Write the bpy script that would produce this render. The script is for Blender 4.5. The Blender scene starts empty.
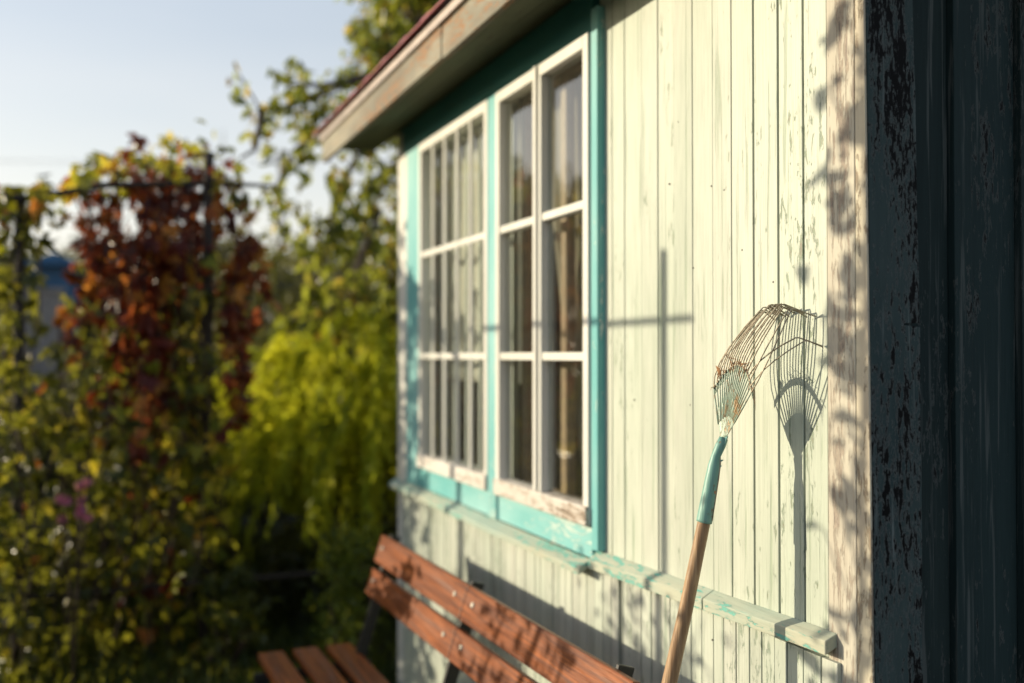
import bpy, math, random
import numpy as np
from mathutils import Vector, Matrix
rnd = random.Random(7)
rng = np.random.default_rng(11)
S = bpy.context.scene
COL = S.collection
R = math.radians

# ------------------------------------------------------------------ camera
EYE = 1.5
YAW = math.atan(407 / 995.0)           # view axis turned from +Y (along the wall) towards the house
PITCH = math.atan(13.5 / 995.0)
cam = bpy.data.cameras.new('camera')
cam.lens = 34.98
cam.sensor_width = 36
cam.clip_start = 0.05
cam.clip_end = 2000
cam.dof.use_dof = True
cam.dof.focus_distance = 1.88
cam.dof.aperture_fstop = 1.45
cam_o = bpy.data.objects.new('camera', cam)
COL.objects.link(cam_o)
cam_o.location = (0, 0, EYE)
cam_o.rotation_euler = (math.pi / 2 + PITCH, 0, -YAW)
S.camera = cam_o

# ------------------------------------------------------------------ light
SUN = Vector((-1.0, 0.7, 0.28)).normalized()          # towards the sun
EL = math.asin(SUN.z)
AZ = math.atan2(SUN.x, SUN.y)                         # clockwise from +Y
world = bpy.data.worlds.new('World')
S.world = world
world.use_nodes = True
nt = world.node_tree
nt.nodes.clear()
sky = nt.nodes.new('ShaderNodeTexSky')
sky.sky_type = 'NISHITA'
sky.sun_disc = False
sky.sun_elevation = EL
sky.sun_rotation = AZ
sky.air_density = 1.0
sky.dust_density = 2.0
sky.ozone_density = 1.4
bg = nt.nodes.new('ShaderNodeBackground')
bg.inputs[1].default_value = 0.115
wo = nt.nodes.new('ShaderNodeOutputWorld')
# thin high veil of cloud over the blue, thicker towards the horizon
tc = nt.nodes.new('ShaderNodeTexCoord')
mp = nt.nodes.new('ShaderNodeMapping'); mp.inputs['Scale'].default_value = (1.2, 1.2, 7)
nz = nt.nodes.new('ShaderNodeTexNoise'); nz.inputs['Scale'].default_value = 1.6; nz.inputs['Detail'].default_value = 5
sep = nt.nodes.new('ShaderNodeSeparateXYZ')
hr = nt.nodes.new('ShaderNodeMapRange'); hr.inputs[1].default_value = 0.0; hr.inputs[2].default_value = 0.9; hr.inputs[3].default_value = .72; hr.inputs[4].default_value = .15
ad = nt.nodes.new('ShaderNodeMath'); ad.operation = 'MULTIPLY_ADD'; ad.inputs[1].default_value = .35; ad.use_clamp = True
sb_ = nt.nodes.new('ShaderNodeMath'); sb_.operation = 'SUBTRACT'; sb_.inputs[1].default_value = .5
mx = nt.nodes.new('ShaderNodeMix'); mx.data_type = 'RGBA'; vr = nt.nodes.new('ShaderNodeValToRGB')
vr.color_ramp.elements[0].position = .06; vr.color_ramp.elements[0].color = (1.0, .93, .82, 1)
vr.color_ramp.elements[1].position = .42; vr.color_ramp.elements[1].color = (.60, .67, .76, 1)
vm = nt.nodes.new('ShaderNodeVectorMath'); vm.operation = 'SCALE'; vm.inputs[3].default_value = 6.3
nt.links.new(tc.outputs['Generated'], mp.inputs[0]); nt.links.new(mp.outputs[0], nz.inputs['Vector'])
nt.links.new(tc.outputs['Generated'], sep.inputs[0]); nt.links.new(sep.outputs[2], hr.inputs[0])
nt.links.new(nz.outputs['Fac'], sb_.inputs[0]); nt.links.new(sb_.outputs[0], ad.inputs[0]); nt.links.new(hr.outputs[0], ad.inputs[2])
nt.links.new(ad.outputs[0], mx.inputs[0]); nt.links.new(sky.outputs[0], mx.inputs[6])
nt.links.new(sep.outputs[2], vr.inputs[0]); nt.links.new(vr.outputs[0], vm.inputs[0]); nt.links.new(vm.outputs[0], mx.inputs[7])
nt.links.new(mx.outputs[2], bg.inputs[0])
nt.links.new(bg.outputs[0], wo.inputs[0])
sun = bpy.data.lights.new('sun', 'SUN')
sun.energy = 3.7
sun.angle = R(0.5)
sun.color = (1.0, 0.86, 0.62)
sun_o = bpy.data.objects.new('sun', sun)
COL.objects.link(sun_o)
sun_o.rotation_euler = SUN.to_track_quat('Z', 'Y').to_euler()
sun_o.location = SUN * 30

S.view_settings.view_transform = 'Standard'
S.view_settings.look = 'None'
S.view_settings.exposure = 0.72
S.view_settings.gamma = 1
S.cycles.use_denoising = True
S.cycles.max_bounces = 8
S.cycles.transparent_max_bounces = 12
S.cycles.sample_clamp_indirect = 6

# ------------------------------------------------------------------ pixel rays -> real points on known planes
def ray(px, py):
    a = (px - 512) / 995.0
    b = -(py - 341.5) / 995.0
    up = b * math.cos(PITCH) + math.sin(PITCH)
    fw = math.cos(PITCH) - b * math.sin(PITCH)
    return Vector((a * math.cos(YAW) + fw * math.sin(YAW), -a * math.sin(YAW) + fw * math.cos(YAW), up))
def onX(px, py, X):
    r = ray(px, py); s = X / r.x
    return Vector((X, r.y * s, EYE + r.z * s))
def onY(px, py, Y):
    r = ray(px, py); s = Y / r.y
    return Vector((r.x * s, Y, EYE + r.z * s))

# ------------------------------------------------------------------ object helpers
def tag(o, label=None, cat=None, group=None, kind=None):
    if label: o['label'] = label
    if cat: o['category'] = cat
    if group: o['group'] = group
    if kind: o['kind'] = kind
    return o
def empty(name, loc=(0, 0, 0), **k):
    o = bpy.data.objects.new(name, None)
    o.empty_display_size = 0.1
    COL.objects.link(o)
    o.location = loc
    return tag(o, **k)
def link(name, mesh, mat, parent=None, bevel=0, smooth=False):
    o = bpy.data.objects.new(name, mesh)
    COL.objects.link(o)
    if mat:
        mesh.materials.append(mat)
    if smooth:
        mesh.polygons.foreach_set('use_smooth', [True] * len(mesh.polygons))
    if bevel:
        m = o.modifiers.new('bevel', 'BEVEL'); m.width = bevel; m.segments = 2; m.limit_method = 'ANGLE'
    if parent:
        o.parent = parent
        if parent.location.length > 0:      # geometry is written in world space
            o.matrix_parent_inverse = Matrix.Translation(-world_loc(parent))
    return o
def world_loc(o):
    v = Vector(o.location)
    # parents higher up only ever sit at an Empty; their inverse has already cancelled them for meshes
    return v if o.type == 'EMPTY' else Vector((0, 0, 0))

class MB:
    def __init__(s): s.v = []; s.f = []
    def box(s, x0, x1, y0, y1, z0, z1, M=None):
        n = len(s.v)
        c = [(x0,y0,z0),(x1,y0,z0),(x1,y1,z0),(x0,y1,z0),(x0,y0,z1),(x1,y0,z1),(x1,y1,z1),(x0,y1,z1)]
        if M: c = [tuple(M @ Vector(p)) for p in c]
        s.v += c
        s.f += [(n,n+3,n+2,n+1),(n+4,n+5,n+6,n+7),(n,n+1,n+5,n+4),(n+1,n+2,n+6,n+5),(n+2,n+3,n+7,n+6),(n+3,n,n+4,n+7)]
        return s
    def hexa(s, c):                      # eight corners, bottom ring then top ring
        n = len(s.v); s.v += [tuple(p) for p in c]
        s.f += [(n,n+3,n+2,n+1),(n+4,n+5,n+6,n+7),(n,n+1,n+5,n+4),(n+1,n+2,n+6,n+5),(n+2,n+3,n+7,n+6),(n+3,n,n+4,n+7)]
        return s
    def tube(s, pts, rad, seg=8, cap=True):
        pts = [Vector(p) for p in pts]
        if not isinstance(rad, (list, tuple)): rad = [rad] * len(pts)
        n0 = len(s.v); up = None
        for i, p in enumerate(pts):
            t = (pts[min(i+1, len(pts)-1)] - pts[max(i-1, 0)]).normalized()
            if up is None:
                up = Vector((0, 0, 1)) if abs(t.z) < .9 else Vector((1, 0, 0))
            a = (up - t * up.dot(t)).normalized(); b = t.cross(a); up = a
            for k in range(seg):
                w = 2 * math.pi * k / seg
                s.v.append(tuple(p + (a * math.cos(w) + b * math.sin(w)) * rad[i]))
        for i in range(len(pts) - 1):
            for k in range(seg):
                k2 = (k + 1) % seg
                s.f.append((n0+i*seg+k, n0+i*seg+k2, n0+(i+1)*seg+k2, n0+(i+1)*seg+k))
        if cap:
            s.f.append(tuple(n0 + k for k in reversed(range(seg))))
            s.f.append(tuple(n0 + (len(pts)-1)*seg + k for k in range(seg)))
        return s
    def prism(s, poly, d):               # poly: list of 3-D points, d: extrusion vector
        n = len(s.v); m = len(poly); d = Vector(d)
        s.v += [tuple(p) for p in poly] + [tuple(Vector(p) + d) for p in poly]
        s.f.append(tuple(range(n, n+m))[::-1]); s.f.append(tuple(range(n+m, n+2*m)))
        for i in range(m):
            j = (i + 1) % m
            s.f.append((n+i, n+j, n+m+j, n+m+i))
        return s
    def build(s, name, mat, parent=None, bevel=0, smooth=False):
        me = bpy.data.meshes.new(name)
        me.from_pydata(s.v, [], s.f); me.validate(); me.update()
        return link(name, me, mat, parent, bevel, smooth)

# ------------------------------------------------------------------ materials
class NT:
    def __init__(s, name):
        s.m = bpy.data.materials.new(name); s.m.use_nodes = True
        s.t = s.m.node_tree; s.t.nodes.clear()
        s.out = s.n('ShaderNodeOutputMaterial')
    def n(s, typ, **k):
        o = s.t.nodes.new(typ)
        for a, b in k.items(): setattr(o, a, b)
        return o
    def l(s, a, b): s.t.links.new(a, b)
    def put(s, sock, v):
        if hasattr(v, 'is_output'): s.l(v, sock)
        else: sock.default_value = v
    def coord(s, scale, rot=(0, 0, 0), kind='Object'):
        c = s.n('ShaderNodeTexCoord'); m = s.n('ShaderNodeMapping')
        m.inputs['Scale'].default_value = scale; m.inputs['Rotation'].default_value = rot
        s.l(c.outputs[kind], m.inputs[0]); return m.outputs[0]
    def noise(s, vec, scale=1, detail=6, rough=.6, dist=0):
        o = s.n('ShaderNodeTexNoise'); s.l(vec, o.inputs['Vector'])
        o.inputs['Scale'].default_value = scale; o.inputs['Detail'].default_value = detail
        o.inputs['Roughness'].default_value = rough; o.inputs['Distortion'].default_value = dist
        return o.outputs['Fac']
    def ramp(s, f, stops, interp='LINEAR'):
        o = s.n('ShaderNodeValToRGB'); s.l(f, o.inputs[0]); o.color_ramp.interpolation = interp
        e = o.color_ramp.elements
        while len(e) < len(stops): e.new(0.5)
        for i, (p, c) in enumerate(stops):
            e[i].position = p
            e[i].color = (c, c, c, 1) if isinstance(c, (int, float)) else (*c, 1)
        return o.outputs[0]
    def mix(s, f, a, b, mode='MIX'):
        o = s.n('ShaderNodeMix', data_type='RGBA', blend_type=mode)
        s.put(o.inputs[0], f)
        for i, v in ((6, a), (7, b)):
            if isinstance(v, (tuple, list)): v = (*v, 1)
            s.put(o.inputs[i], v)
        return o.outputs[2]
    def math(s, op, a, b=0, clamp=False):
        o = s.n('ShaderNodeMath', operation=op); o.use_clamp = clamp
        s.put(o.inputs[0], a); s.put(o.inputs[1], b); return o.outputs[0]
    def bump(s, h, dist=.002, strength=1):
        o = s.n('ShaderNodeBump'); o.inputs['Distance'].default_value = dist; o.inputs['Strength'].default_value = strength
        s.l(h, o.inputs['Height']); return o.outputs[0]
    def bsdf(s, col, rough=.6, normal=None, **k):
        o = s.n('ShaderNodeBsdfPrincipled')
        if isinstance(col, tuple): col = (*col, 1)
        s.put(o.inputs['Base Color'], col); s.put(o.inputs['Roughness'], rough)
        if normal is not None: s.l(normal, o.inputs['Normal'])
        for a, v in k.items(): s.put(o.inputs[a.replace('_', ' ')], v)
        s.l(o.outputs[0], s.out.inputs[0]); return o

def grain_scale(axis, a, b):
    return {'Z': (a, a, b), 'Y': (a, b, a), 'X': (b, a, a)}[axis]

def paint_mat(name, paint, paint2, under, wood, chip=.62, bare=.72, axis='Z', rough=.55, crack=1.0, isl=.10, big=(18, 5), lines=0, spec=.4):
    t = NT(name)
    g = t.noise(t.coord(grain_scale(axis, 260, 7)), 1, 6, .65)
    g2 = t.noise(t.coord(grain_scale(axis, 70, 2.2)), 1, 5, .6, .4)
    cloud = t.noise(t.coord(grain_scale(axis, 5, 1.5)), 1, 4)
    chips = t.noise(t.coord(grain_scale(axis, big[0]*4, big[1]*4)), 1, 9, .72, .3)
    region = t.noise(t.coord(grain_scale(axis, big[0]*.35, big[1]*.3)), 1, 3)
    ch = t.math('ADD', t.math('MULTIPLY', chips, .62), t.math('MULTIPLY', region, .38))
    ch = t.math('ADD', ch, t.math('MULTIPLY', t.math('SUBTRACT', g2, .5), .22))
    geo = t.n('ShaderNodeNewGeometry')
    isr = geo.outputs['Random Per Island']
    col = t.mix(t.ramp(cloud, [(.38, 0), (.62, 1)]), paint, paint2)
    col = t.mix(t.math('MULTIPLY', isr, isl * 3), col, paint2)
    val = t.math('ADD', t.math('MULTIPLY', isr, isl), 1 - isl * .6)
    cv = t.n('ShaderNodeCombineColor')
    for i in range(3): t.l(val, cv.inputs[i])
    col = t.mix(1, col, cv.outputs[0], 'MULTIPLY')
    line = t.ramp(g2, [(.28 + lines, 1), (.36 + lines, 0)])
    col = t.mix(t.math('MULTIPLY', line, .5 * crack), col, under)
    fine = t.ramp(g, [(.28, .74), (.55, 1.0)])
    col = t.mix(.6 * crack, col, fine, 'MULTIPLY')
    m1 = t.ramp(ch, [(chip - .015, 0), (chip + .015, 1)])
    col = t.mix(m1, col, under)
    woodc = t.mix(t.ramp(g, [(.3, 0), (.7, 1)]), tuple(c * .45 for c in wood), wood)
    m2 = t.ramp(ch, [(bare - .02, 0), (bare + .02, 1)])
    col = t.mix(m2, col, woodc)
    h = t.math('SUBTRACT', t.math('MULTIPLY', g, .35), t.math('MULTIPLY', m1, .5))
    h = t.math('SUBTRACT', h, t.math('MULTIPLY', line, .5))
    h = t.math('ADD', h, t.math('MULTIPLY', g2, .5))
    t.bsdf(col, rough, t.bump(h, .0016, .8), Specular_IOR_Level=spec)
    return t.m

def plain(name, col, rough=.6, var=.25, scale=30, metal=0, bumpd=.001, col2=None):
    t = NT(name)
    n = t.noise(t.coord((scale,) * 3), 1, 6)
    c2 = col2 or tuple(c * (1 - var) for c in col)
    c = t.mix(t.ramp(n, [(.35, 0), (.65, 1)]), col, c2)
    t.bsdf(c, rough, t.bump(n, bumpd, .6), Metallic=metal)
    return t.m

def leaf_mat(name, stops, trans=.5, rough=.42, glow=(.75, .70, .05)):
    """leaves: each leaf takes its own tone from the palette by a random number stored on it"""
    t = NT(name)
    a = t.n('ShaderNodeAttribute', attribute_name='tone')
    col = t.ramp(a.outputs['Fac'], stops)
    d = t.n('ShaderNodeBsdfPrincipled'); t.l(col, d.inputs['Base Color']); d.inputs['Roughness'].default_value = rough
    tr = t.n('ShaderNodeBsdfTranslucent')
    t.l(t.mix(.35, col, glow), tr.inputs[0])
    m = t.n('ShaderNodeMixShader'); m.inputs[0].default_value = trans
    t.l(d.outputs[0], m.inputs[1]); t.l(tr.outputs[0], m.inputs[2]); t.l(m.outputs[0], t.out.inputs[0])
    return t.m

M = {}
M['siding'] = paint_mat('cream_green_paint', (.52, .545, .475), (.41, .46, .385), (.26, .33, .24), (.26, .23, .18), chip=.612, bare=.65, isl=.20, lines=.06, crack=1.35)
M['siding_low'] = paint_mat('cream_green_paint_low', (.54, .565, .50), (.43, .48, .41), (.26, .33, .26), (.26, .23, .18), chip=.585, bare=.63, isl=.22, lines=.06, crack=1.35)
M['corner'] = paint_mat('weathered_corner_paint', (.53, .51, .43), (.46, .42, .35), (.38, .32, .26), (.28, .24, .21), chip=.555, bare=.60, isl=.1, rough=.8, lines=.035, big=(26, 4))
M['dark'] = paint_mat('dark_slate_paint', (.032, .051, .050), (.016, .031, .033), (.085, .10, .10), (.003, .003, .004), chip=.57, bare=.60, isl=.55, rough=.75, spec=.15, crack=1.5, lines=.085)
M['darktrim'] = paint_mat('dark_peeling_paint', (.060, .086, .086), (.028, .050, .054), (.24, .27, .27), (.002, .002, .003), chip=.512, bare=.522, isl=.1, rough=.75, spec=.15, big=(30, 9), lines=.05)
M['teal'] = paint_mat('teal_paint', (.10, .39, .40), (.26, .52, .52), (.55, .66, .60), (.30, .26, .20), chip=.60, bare=.70, isl=.1, crack=.6)
M['tealh'] = paint_mat('teal_paint_board', (.11, .41, .42), (.26, .52, .52), (.50, .62, .58), (.30, .26, .20), chip=.60, bare=.70, axis='Y', isl=.1, crack=.6)
M['lintel'] = paint_mat('shaded_teal_paint', (.018, .15, .155), (.028, .19, .19), (.05, .20, .18), (.10, .10, .08), chip=.68, bare=.74, axis='Y', crack=.6)  # eave shade put into the colour: darker copy of the teal
M['ledge'] = paint_mat('worn_ledge_paint', (.44, .44, .34), (.34, .43, .37), (.14, .42, .36), (.34, .30, .23), chip=.55, bare=.62, axis='Y', isl=.1, rough=.7)
M['white'] = paint_mat('white_frame_paint', (.66, .66, .62), (.58, .58, .53), (.50, .44, .36), (.28, .20, .14), chip=.63, bare=.68, isl=.05, crack=.5)
M['whitew'] = paint_mat('worn_white_sill_paint', (.66, .64, .60), (.58, .54, .49), (.44, .37, .31), (.26, .20, .15), chip=.55, bare=.60, axis='Y', isl=.05, crack=.9)
M['inner'] = plain('brown_inner_frame', (.34, .22, .14), .5)
M['fascia'] = paint_mat('weathered_fascia', (.31, .29, .225), (.17, .155, .12), (.34, .17, .07), (.20, .16, .12), chip=.555, bare=.60, lines=.05, axis='Y', rough=.8, isl=.1)
M['soffit'] = paint_mat('soffit_boards', (.24, .26, .17), (.12, .14, .09), (.12, .12, .08), (.15, .13, .10), chip=.6, bare=.68, axis='Y', rough=.8, isl=.25)
M['roof'] = plain('red_roof_sheet', (.34, .035, .03), .35, .4, 12, 0, .001)
M['drip'] = plain('grey_drip_edge', (.42, .36, .33), .4, .3, 20, .3)
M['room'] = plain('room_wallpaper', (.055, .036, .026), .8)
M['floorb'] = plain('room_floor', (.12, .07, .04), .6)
def glass_mat():
    t = NT('window_glass')
    fr = t.n('ShaderNodeFresnel'); fr.inputs['IOR'].default_value = 1.5
    n = t.noise(t.coord((2.2, 2.2, 1.4)), 1, 2)
    b = t.bump(n, .012, .35)
    gl = t.n('ShaderNodeBsdfGlossy'); gl.inputs['Roughness'].default_value = 0.015; gl.inputs[0].default_value = (1, 1, 1, 1)
    t.l(b, gl.inputs['Normal'])
    tr = t.n('ShaderNodeBsdfTransparent'); tr.inputs[0].default_value = (.93, .96, .94, 1)
    gg = t.n('ShaderNodeNewGeometry')
    m = t.n('ShaderNodeMixShader'); t.l(t.math('MULTIPLY', t.math('MULTIPLY', fr.outputs[0], 1.7, True), t.math('SUBTRACT', 1.0, gg.outputs['Backfacing'])), m.inputs[0])
    t.l(tr.outputs[0], m.inputs[1]); t.l(gl.outputs[0], m.inputs[2])
    d = t.n('ShaderNodeBsdfDiffuse'); d.inputs[0].default_value = (.6, .58, .5, 1)      # thin dust film
    m2 = t.n('ShaderNodeMixShader'); m2.inputs[0].default_value = .012
    t.l(m.outputs[0], m2.inputs[1]); t.l(d.outputs[0], m2.inputs[2]); t.l(m2.outputs[0], t.out.inputs[0])
    return t.m
M['glass'] = glass_mat()
def cloth_mat(name, col):
    t = NT(name)
    d = t.n('ShaderNodeBsdfDiffuse'); d.inputs[0].default_value = (*col, 1)
    tr = t.n('ShaderNodeBsdfTranslucent'); tr.inputs[0].default_value = (*col, 1)
    m = t.n('ShaderNodeMixShader'); m.inputs[0].default_value = .4
    t.l(d.outputs[0], m.inputs[1]); t.l(tr.outputs[0], m.inputs[2]); t.l(m.outputs[0], t.out.inputs[0])
    return t.m
M['curtain'] = cloth_mat('grey_curtain_cloth', (.50, .44, .36))
def slat_mat(name, c1, c2, axis='Y'):
    t = NT(name)
    g = t.noise(t.coord(grain_scale(axis, 90, 3)), 1, 7, .65, .6)
    g2 = t.noise(t.coord(grain_scale(axis, 300, 8)), 1, 4)
    geo = t.n('ShaderNodeNewGeometry')
    col = t.mix(t.ramp(g, [(.35, 0), (.62, 1)]), c1, c2)
    col = t.mix(t.math('MULTIPLY', geo.outputs['Random Per Island'], .35), col, c2)
    col = t.mix(.5, col, t.ramp(g2, [(.3, .6), (.5, 1)]), 'MULTIPLY')
    w = t.noise(t.coord(grain_scale(axis, 22, 1.6)), 1, 7, .7, .5)
    col = t.mix(t.math('MULTIPLY', t.ramp(w, [(.54, 0), (.68, 1)]), .35), col, tuple(.5*a + .5*b + .03 for a, b in zip(c2, (.20, .18, .16))))
    t.bsdf(col, t.math('ADD', t.math('MULTIPLY', w, .5), .15), t.bump(t.math('ADD', g, g2), .0012, .8), Specular_IOR_Level=.28)
    return t.m
M['slat'] = slat_mat('bench_varnish', (.33, .092, .020), (.11, .028, .011))
M['steel'] = plain('black_bench_steel', (.012, .012, .013), .4, .3, 40)
M['bolt'] = plain('bolt_metal', (.55, .52, .48), .35, .2, 60, .9)
M['handle'] = slat_mat('rake_handle_wood', (.50, .34, .20), (.26, .16, .09), 'Z')
M['rtube'] = paint_mat('rake_socket_paint', (.15, .33, .29), (.20, .38, .33), (.24, .15, .08), (.16, .08, .04), chip=.575, bare=.61, isl=0, crack=.6, rough=.42, big=(40, 16))
M['blade'] = paint_mat('rake_blade_paint', (.30, .40, .33), (.36, .42, .33), (.42, .30, .17), (.28, .17, .09), chip=.55, bare=.62, isl=0, crack=.4, rough=.4, big=(30, 10))
M['tine'] = plain('rusty_wire', (.46, .41, .30), .5, .5, 160, .3, .0004, (.17, .12, .08))
M['gap'] = plain('dark_green_gap', (.028, .042, .026), .9)  # dark green backing that shows between the siding boards
M['dry'] = plain('dry_grass', (.34, .17, .07), .8, .5, 90)
M['post'] = plain('dark_arbor_wood', (.030, .022, .018), .7, .4, 40)
M['bark'] = plain('bark', (.10, .075, .055), .9, .5, 30, 0, .01)
M['stem'] = plain('vine_stem', (.07, .045, .03), .8, .4, 50)
M['trellis'] = plain('grey_pipe', (.25, .25, .24), .5, .3, 30)
M['pole'] = plain('old_pole_wood', (.33, .31, .28), .9, .3, 5)
M['wire'] = plain('power_wire', (.10, .10, .10), .6)
M['blue'] = plain('blue_board_paint', (.03, .14, .30), .5, .35, 3)
M['greyb'] = plain('grey_boards', (.30, .27, .25), .8, .3, 6)
M['darkroof'] = plain('felt_roof', (.05, .05, .055), .8)
G = lambda *s: list(s)
M['l_green'] = leaf_mat('green_leaves', G((0, (.020, .040, .012)), (.5, (.045, .07, .016)), (.85, (.11, .13, .022)), (1, (.80, .62, .06))), .45, .32)
M['l_yellow'] = leaf_mat('yellow_green_leaves', G((0, (.08, .13, .015)), (.35, (.28, .32, .03)), (.75, (.60, .52, .05)), (1, (.70, .34, .05))), .62, .32)
M['l_red'] = leaf_mat('red_leaves', G((0, (.035, .010, .012)), (.40, (.13, .020, .016)), (.70, (.32, .07, .025)), (1, (.60, .30, .05))), .5, .32, (.60, .16, .03))
M['l_tree'] = leaf_mat('fruit_tree_leaves', G((0, (.03, .06, .015)), (.45, (.10, .17, .03)), (.8, (.30, .36, .06)), (.97, (.50, .28, .07))), .55, .28)
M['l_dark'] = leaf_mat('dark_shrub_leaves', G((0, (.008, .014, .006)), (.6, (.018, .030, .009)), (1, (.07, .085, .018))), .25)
M['l_olive'] = leaf_mat('olive_leaves', G((0, (.018, .020, .010)), (.6, (.048, .044, .018)), (1, (.15, .12, .04))), .3)
M['l_feather'] = leaf_mat('feathery_leaves', G((0, (.07, .12, .01)), (.45, (.42, .50, .02)), (1, (.88, .80, .05))), .6, .5)
M['l_fresh'] = leaf_mat('fresh_shrub_leaves', G((0, (.03, .06, .012)), (.6, (.09, .15, .02)), (1, (.22, .24, .03))), .5)
M['petal'] = leaf_mat('pink_petals', G((0, (.45, .05, .20)), (.6, (.62, .16, .36)), (1, (.70, .35, .50))), .4)
M['orange'] = leaf_mat('orange_petals', G((0, (.60, .10, .02)), (1, (.75, .25, .03))), .4)
M['grass'] = leaf_mat('grass_blades', G((0, (.015, .04, .01)), (.6, (.035, .08, .015)), (1, (.10, .12, .03))), .35)
def ground_mat():
    t = NT('ground_soil_grass')
    n = t.noise(t.coord((1.3,) * 3), 1, 8, .7); n2 = t.noise(t.coord((22,) * 3), 1, 6)
    c = t.mix(t.ramp(n, [(.4, 0), (.6, 1)]), (.022, .034, .012), (.045, .036, .022))
    c = t.mix(.6, c, t.ramp(n2, [(.3, .4), (.7, 1)]), 'MULTIPLY')
    t.bsdf(c, .95, t.bump(n2, .03, .8)); return t.m
M['ground'] = ground_mat()

# ------------------------------------------------------------------ foliage engine (numpy)
def leaf_mesh(name, P, D, N, L, W, fold=.25, tone=None):
    """one six-point folded leaf per row: P base, D direction, N face normal, L length, W width"""
    P = np.asarray(P, float); n = len(P)
    D = D / np.linalg.norm(D, axis=1, keepdims=True)
    Sd = np.cross(D, N); Sd /= np.linalg.norm(Sd, axis=1, keepdims=True) + 1e-9
    Nn = np.cross(Sd, D)
    L = np.broadcast_to(np.asarray(L, float), (n,))[:, None]; W = np.broadcast_to(np.asarray(W, float), (n,))[:, None]
    v = np.empty((n, 6, 3))
    v[:, 0] = P
    v[:, 1] = P + D*L*.30 + Sd*W*.46 + Nn*W*fold
    v[:, 2] = P + D*L*.68 + Sd*W*.36 + Nn*W*fold*.8 - Nn*L*.06
    v[:, 3] = P + D*L - Nn*L*.16
    v[:, 4] = P + D*L*.68 - Sd*W*.36 + Nn*W*fold*.8 - Nn*L*.06
    v[:, 5] = P + D*L*.30 - Sd*W*.46 + Nn*W*fold
    idx = np.arange(n)[:, None] * 6
    f = np.concatenate([idx + np.array([[0, 1, 2, 3]]), idx + np.array([[0, 3, 4, 5]])], 1).reshape(-1)
    me = bpy.data.meshes.new(name)
    me.vertices.add(n*6); me.vertices.foreach_set('co', v.reshape(-1))
    me.loops.add(n*8); me.loops.foreach_set('vertex_index', f.astype(np.int32))
    me.polygons.add(n*2)
    me.polygons.foreach_set('loop_start', np.arange(0, n*8, 4, dtype=np.int32))
    me.update(calc_edges=True)
    a = me.attributes.new('tone', 'FLOAT', 'POINT')
    tn = rng.random(n) if tone is None else tone
    a.data.foreach_set('value', np.repeat(np.clip(tn, 0, 1), 6).astype(np.float32))
    return me
def rand_unit(n):
    v = rng.normal(size=(n, 3)); return v / np.linalg.norm(v, axis=1, keepdims=True)
def palmate(P, size, droop=.5, nl=5):
    """creeper leaves: nl leaflets fanned about each base point; returns arrays for leaf_mesh"""
    n = len(P)
    D0 = rand_unit(n) * .8; D0[:, 2] -= droop
    D0 /= np.linalg.norm(D0, axis=1, keepdims=True)
    N0 = np.cross(D0, rand_unit(n)); N0 /= np.linalg.norm(N0, axis=1, keepdims=True)
    S0 = np.cross(D0, N0)
    tn = rng.random(n); sv = rng.uniform(.55, 1.65, n)
    Ps, Ds, Ns, Ls, T = [], [], [], [], []
    for k in range(nl):
        w = (k - (nl-1)/2) * R(44)
        Ps.append(P); Ds.append(D0*math.cos(w) + S0*math.sin(w) - np.array([0, 0, .15]))
        Ns.append(N0 + rng.normal(size=(n, 3))*.12)
        Ls.append(sv * size * (1 - .28*abs(k-(nl-1)/2)/((nl-1)/2 or 1)) * rng.uniform(.85, 1.1, n)); T.append(tn + rng.normal(size=n)*.06)
    L = np.concatenate(Ls)
    return np.concatenate(Ps), np.concatenate(Ds), np.concatenate(Ns), L, L*.48, np.concatenate(T)
def bush(name, c, rad, n, size, mat, label, cat='shrub', group=None, clumps=40, stems=7, core=.55, droop=.2, mats=None):
    """shrub or small tree: stems from the ground, leaf clumps through the whole crown volume"""
    c = Vector(c); rx, ry, rz = rad
    root = empty(name, (c.x, c.y, 0), label=label, cat=cat, group=group)
    cc = rand_unit(clumps) * (rng.random((clumps, 1)) ** .45)
    cc = cc * np.array([rx, ry, rz]) + np.array(c)
    cc[:, 2] = np.maximum(cc[:, 2], .12)
    which = rng.integers(0, clumps, n)
    cs = rng.uniform(.16, .34, clumps) * (rx + rz) / 2
    P = cc[which] + rng.normal(size=(n, 3)) * cs[which][:, None] * .62
    P[:, 2] = np.maximum(P[:, 2], .03)
    D = rand_unit(n); D[:, 2] -= droop
    Lr = size * rng.uniform(.7, 1.25, n)
    ct = rng.random(clumps)
    me = leaf_mesh('foliage', P, D, rand_unit(n), Lr, Lr*.5, tone=np.clip(.55*rng.random(n) + .45*ct[which], 0, 1))
    link('foliage', me, mat, root)
    mb = MB()
    for i in range(stems):
        e = Vector(cc[rng.integers(0, clumps)]); b = Vector((c.x + rnd.uniform(-.12, .12)*rx, c.y + rnd.uniform(-.12, .12)*ry, -.02))
        mid = b.lerp(e, .5) + Vector((rnd.uniform(-.1, .1), rnd.uniform(-.1, .1), .1*rz))
        r0 = .012 + .012*rz
        mb.tube([b, mid, e], [r0, r0*.65, r0*.25], 6)
    mb.build('stem', M['stem'], root, smooth=True)
    return root

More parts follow.
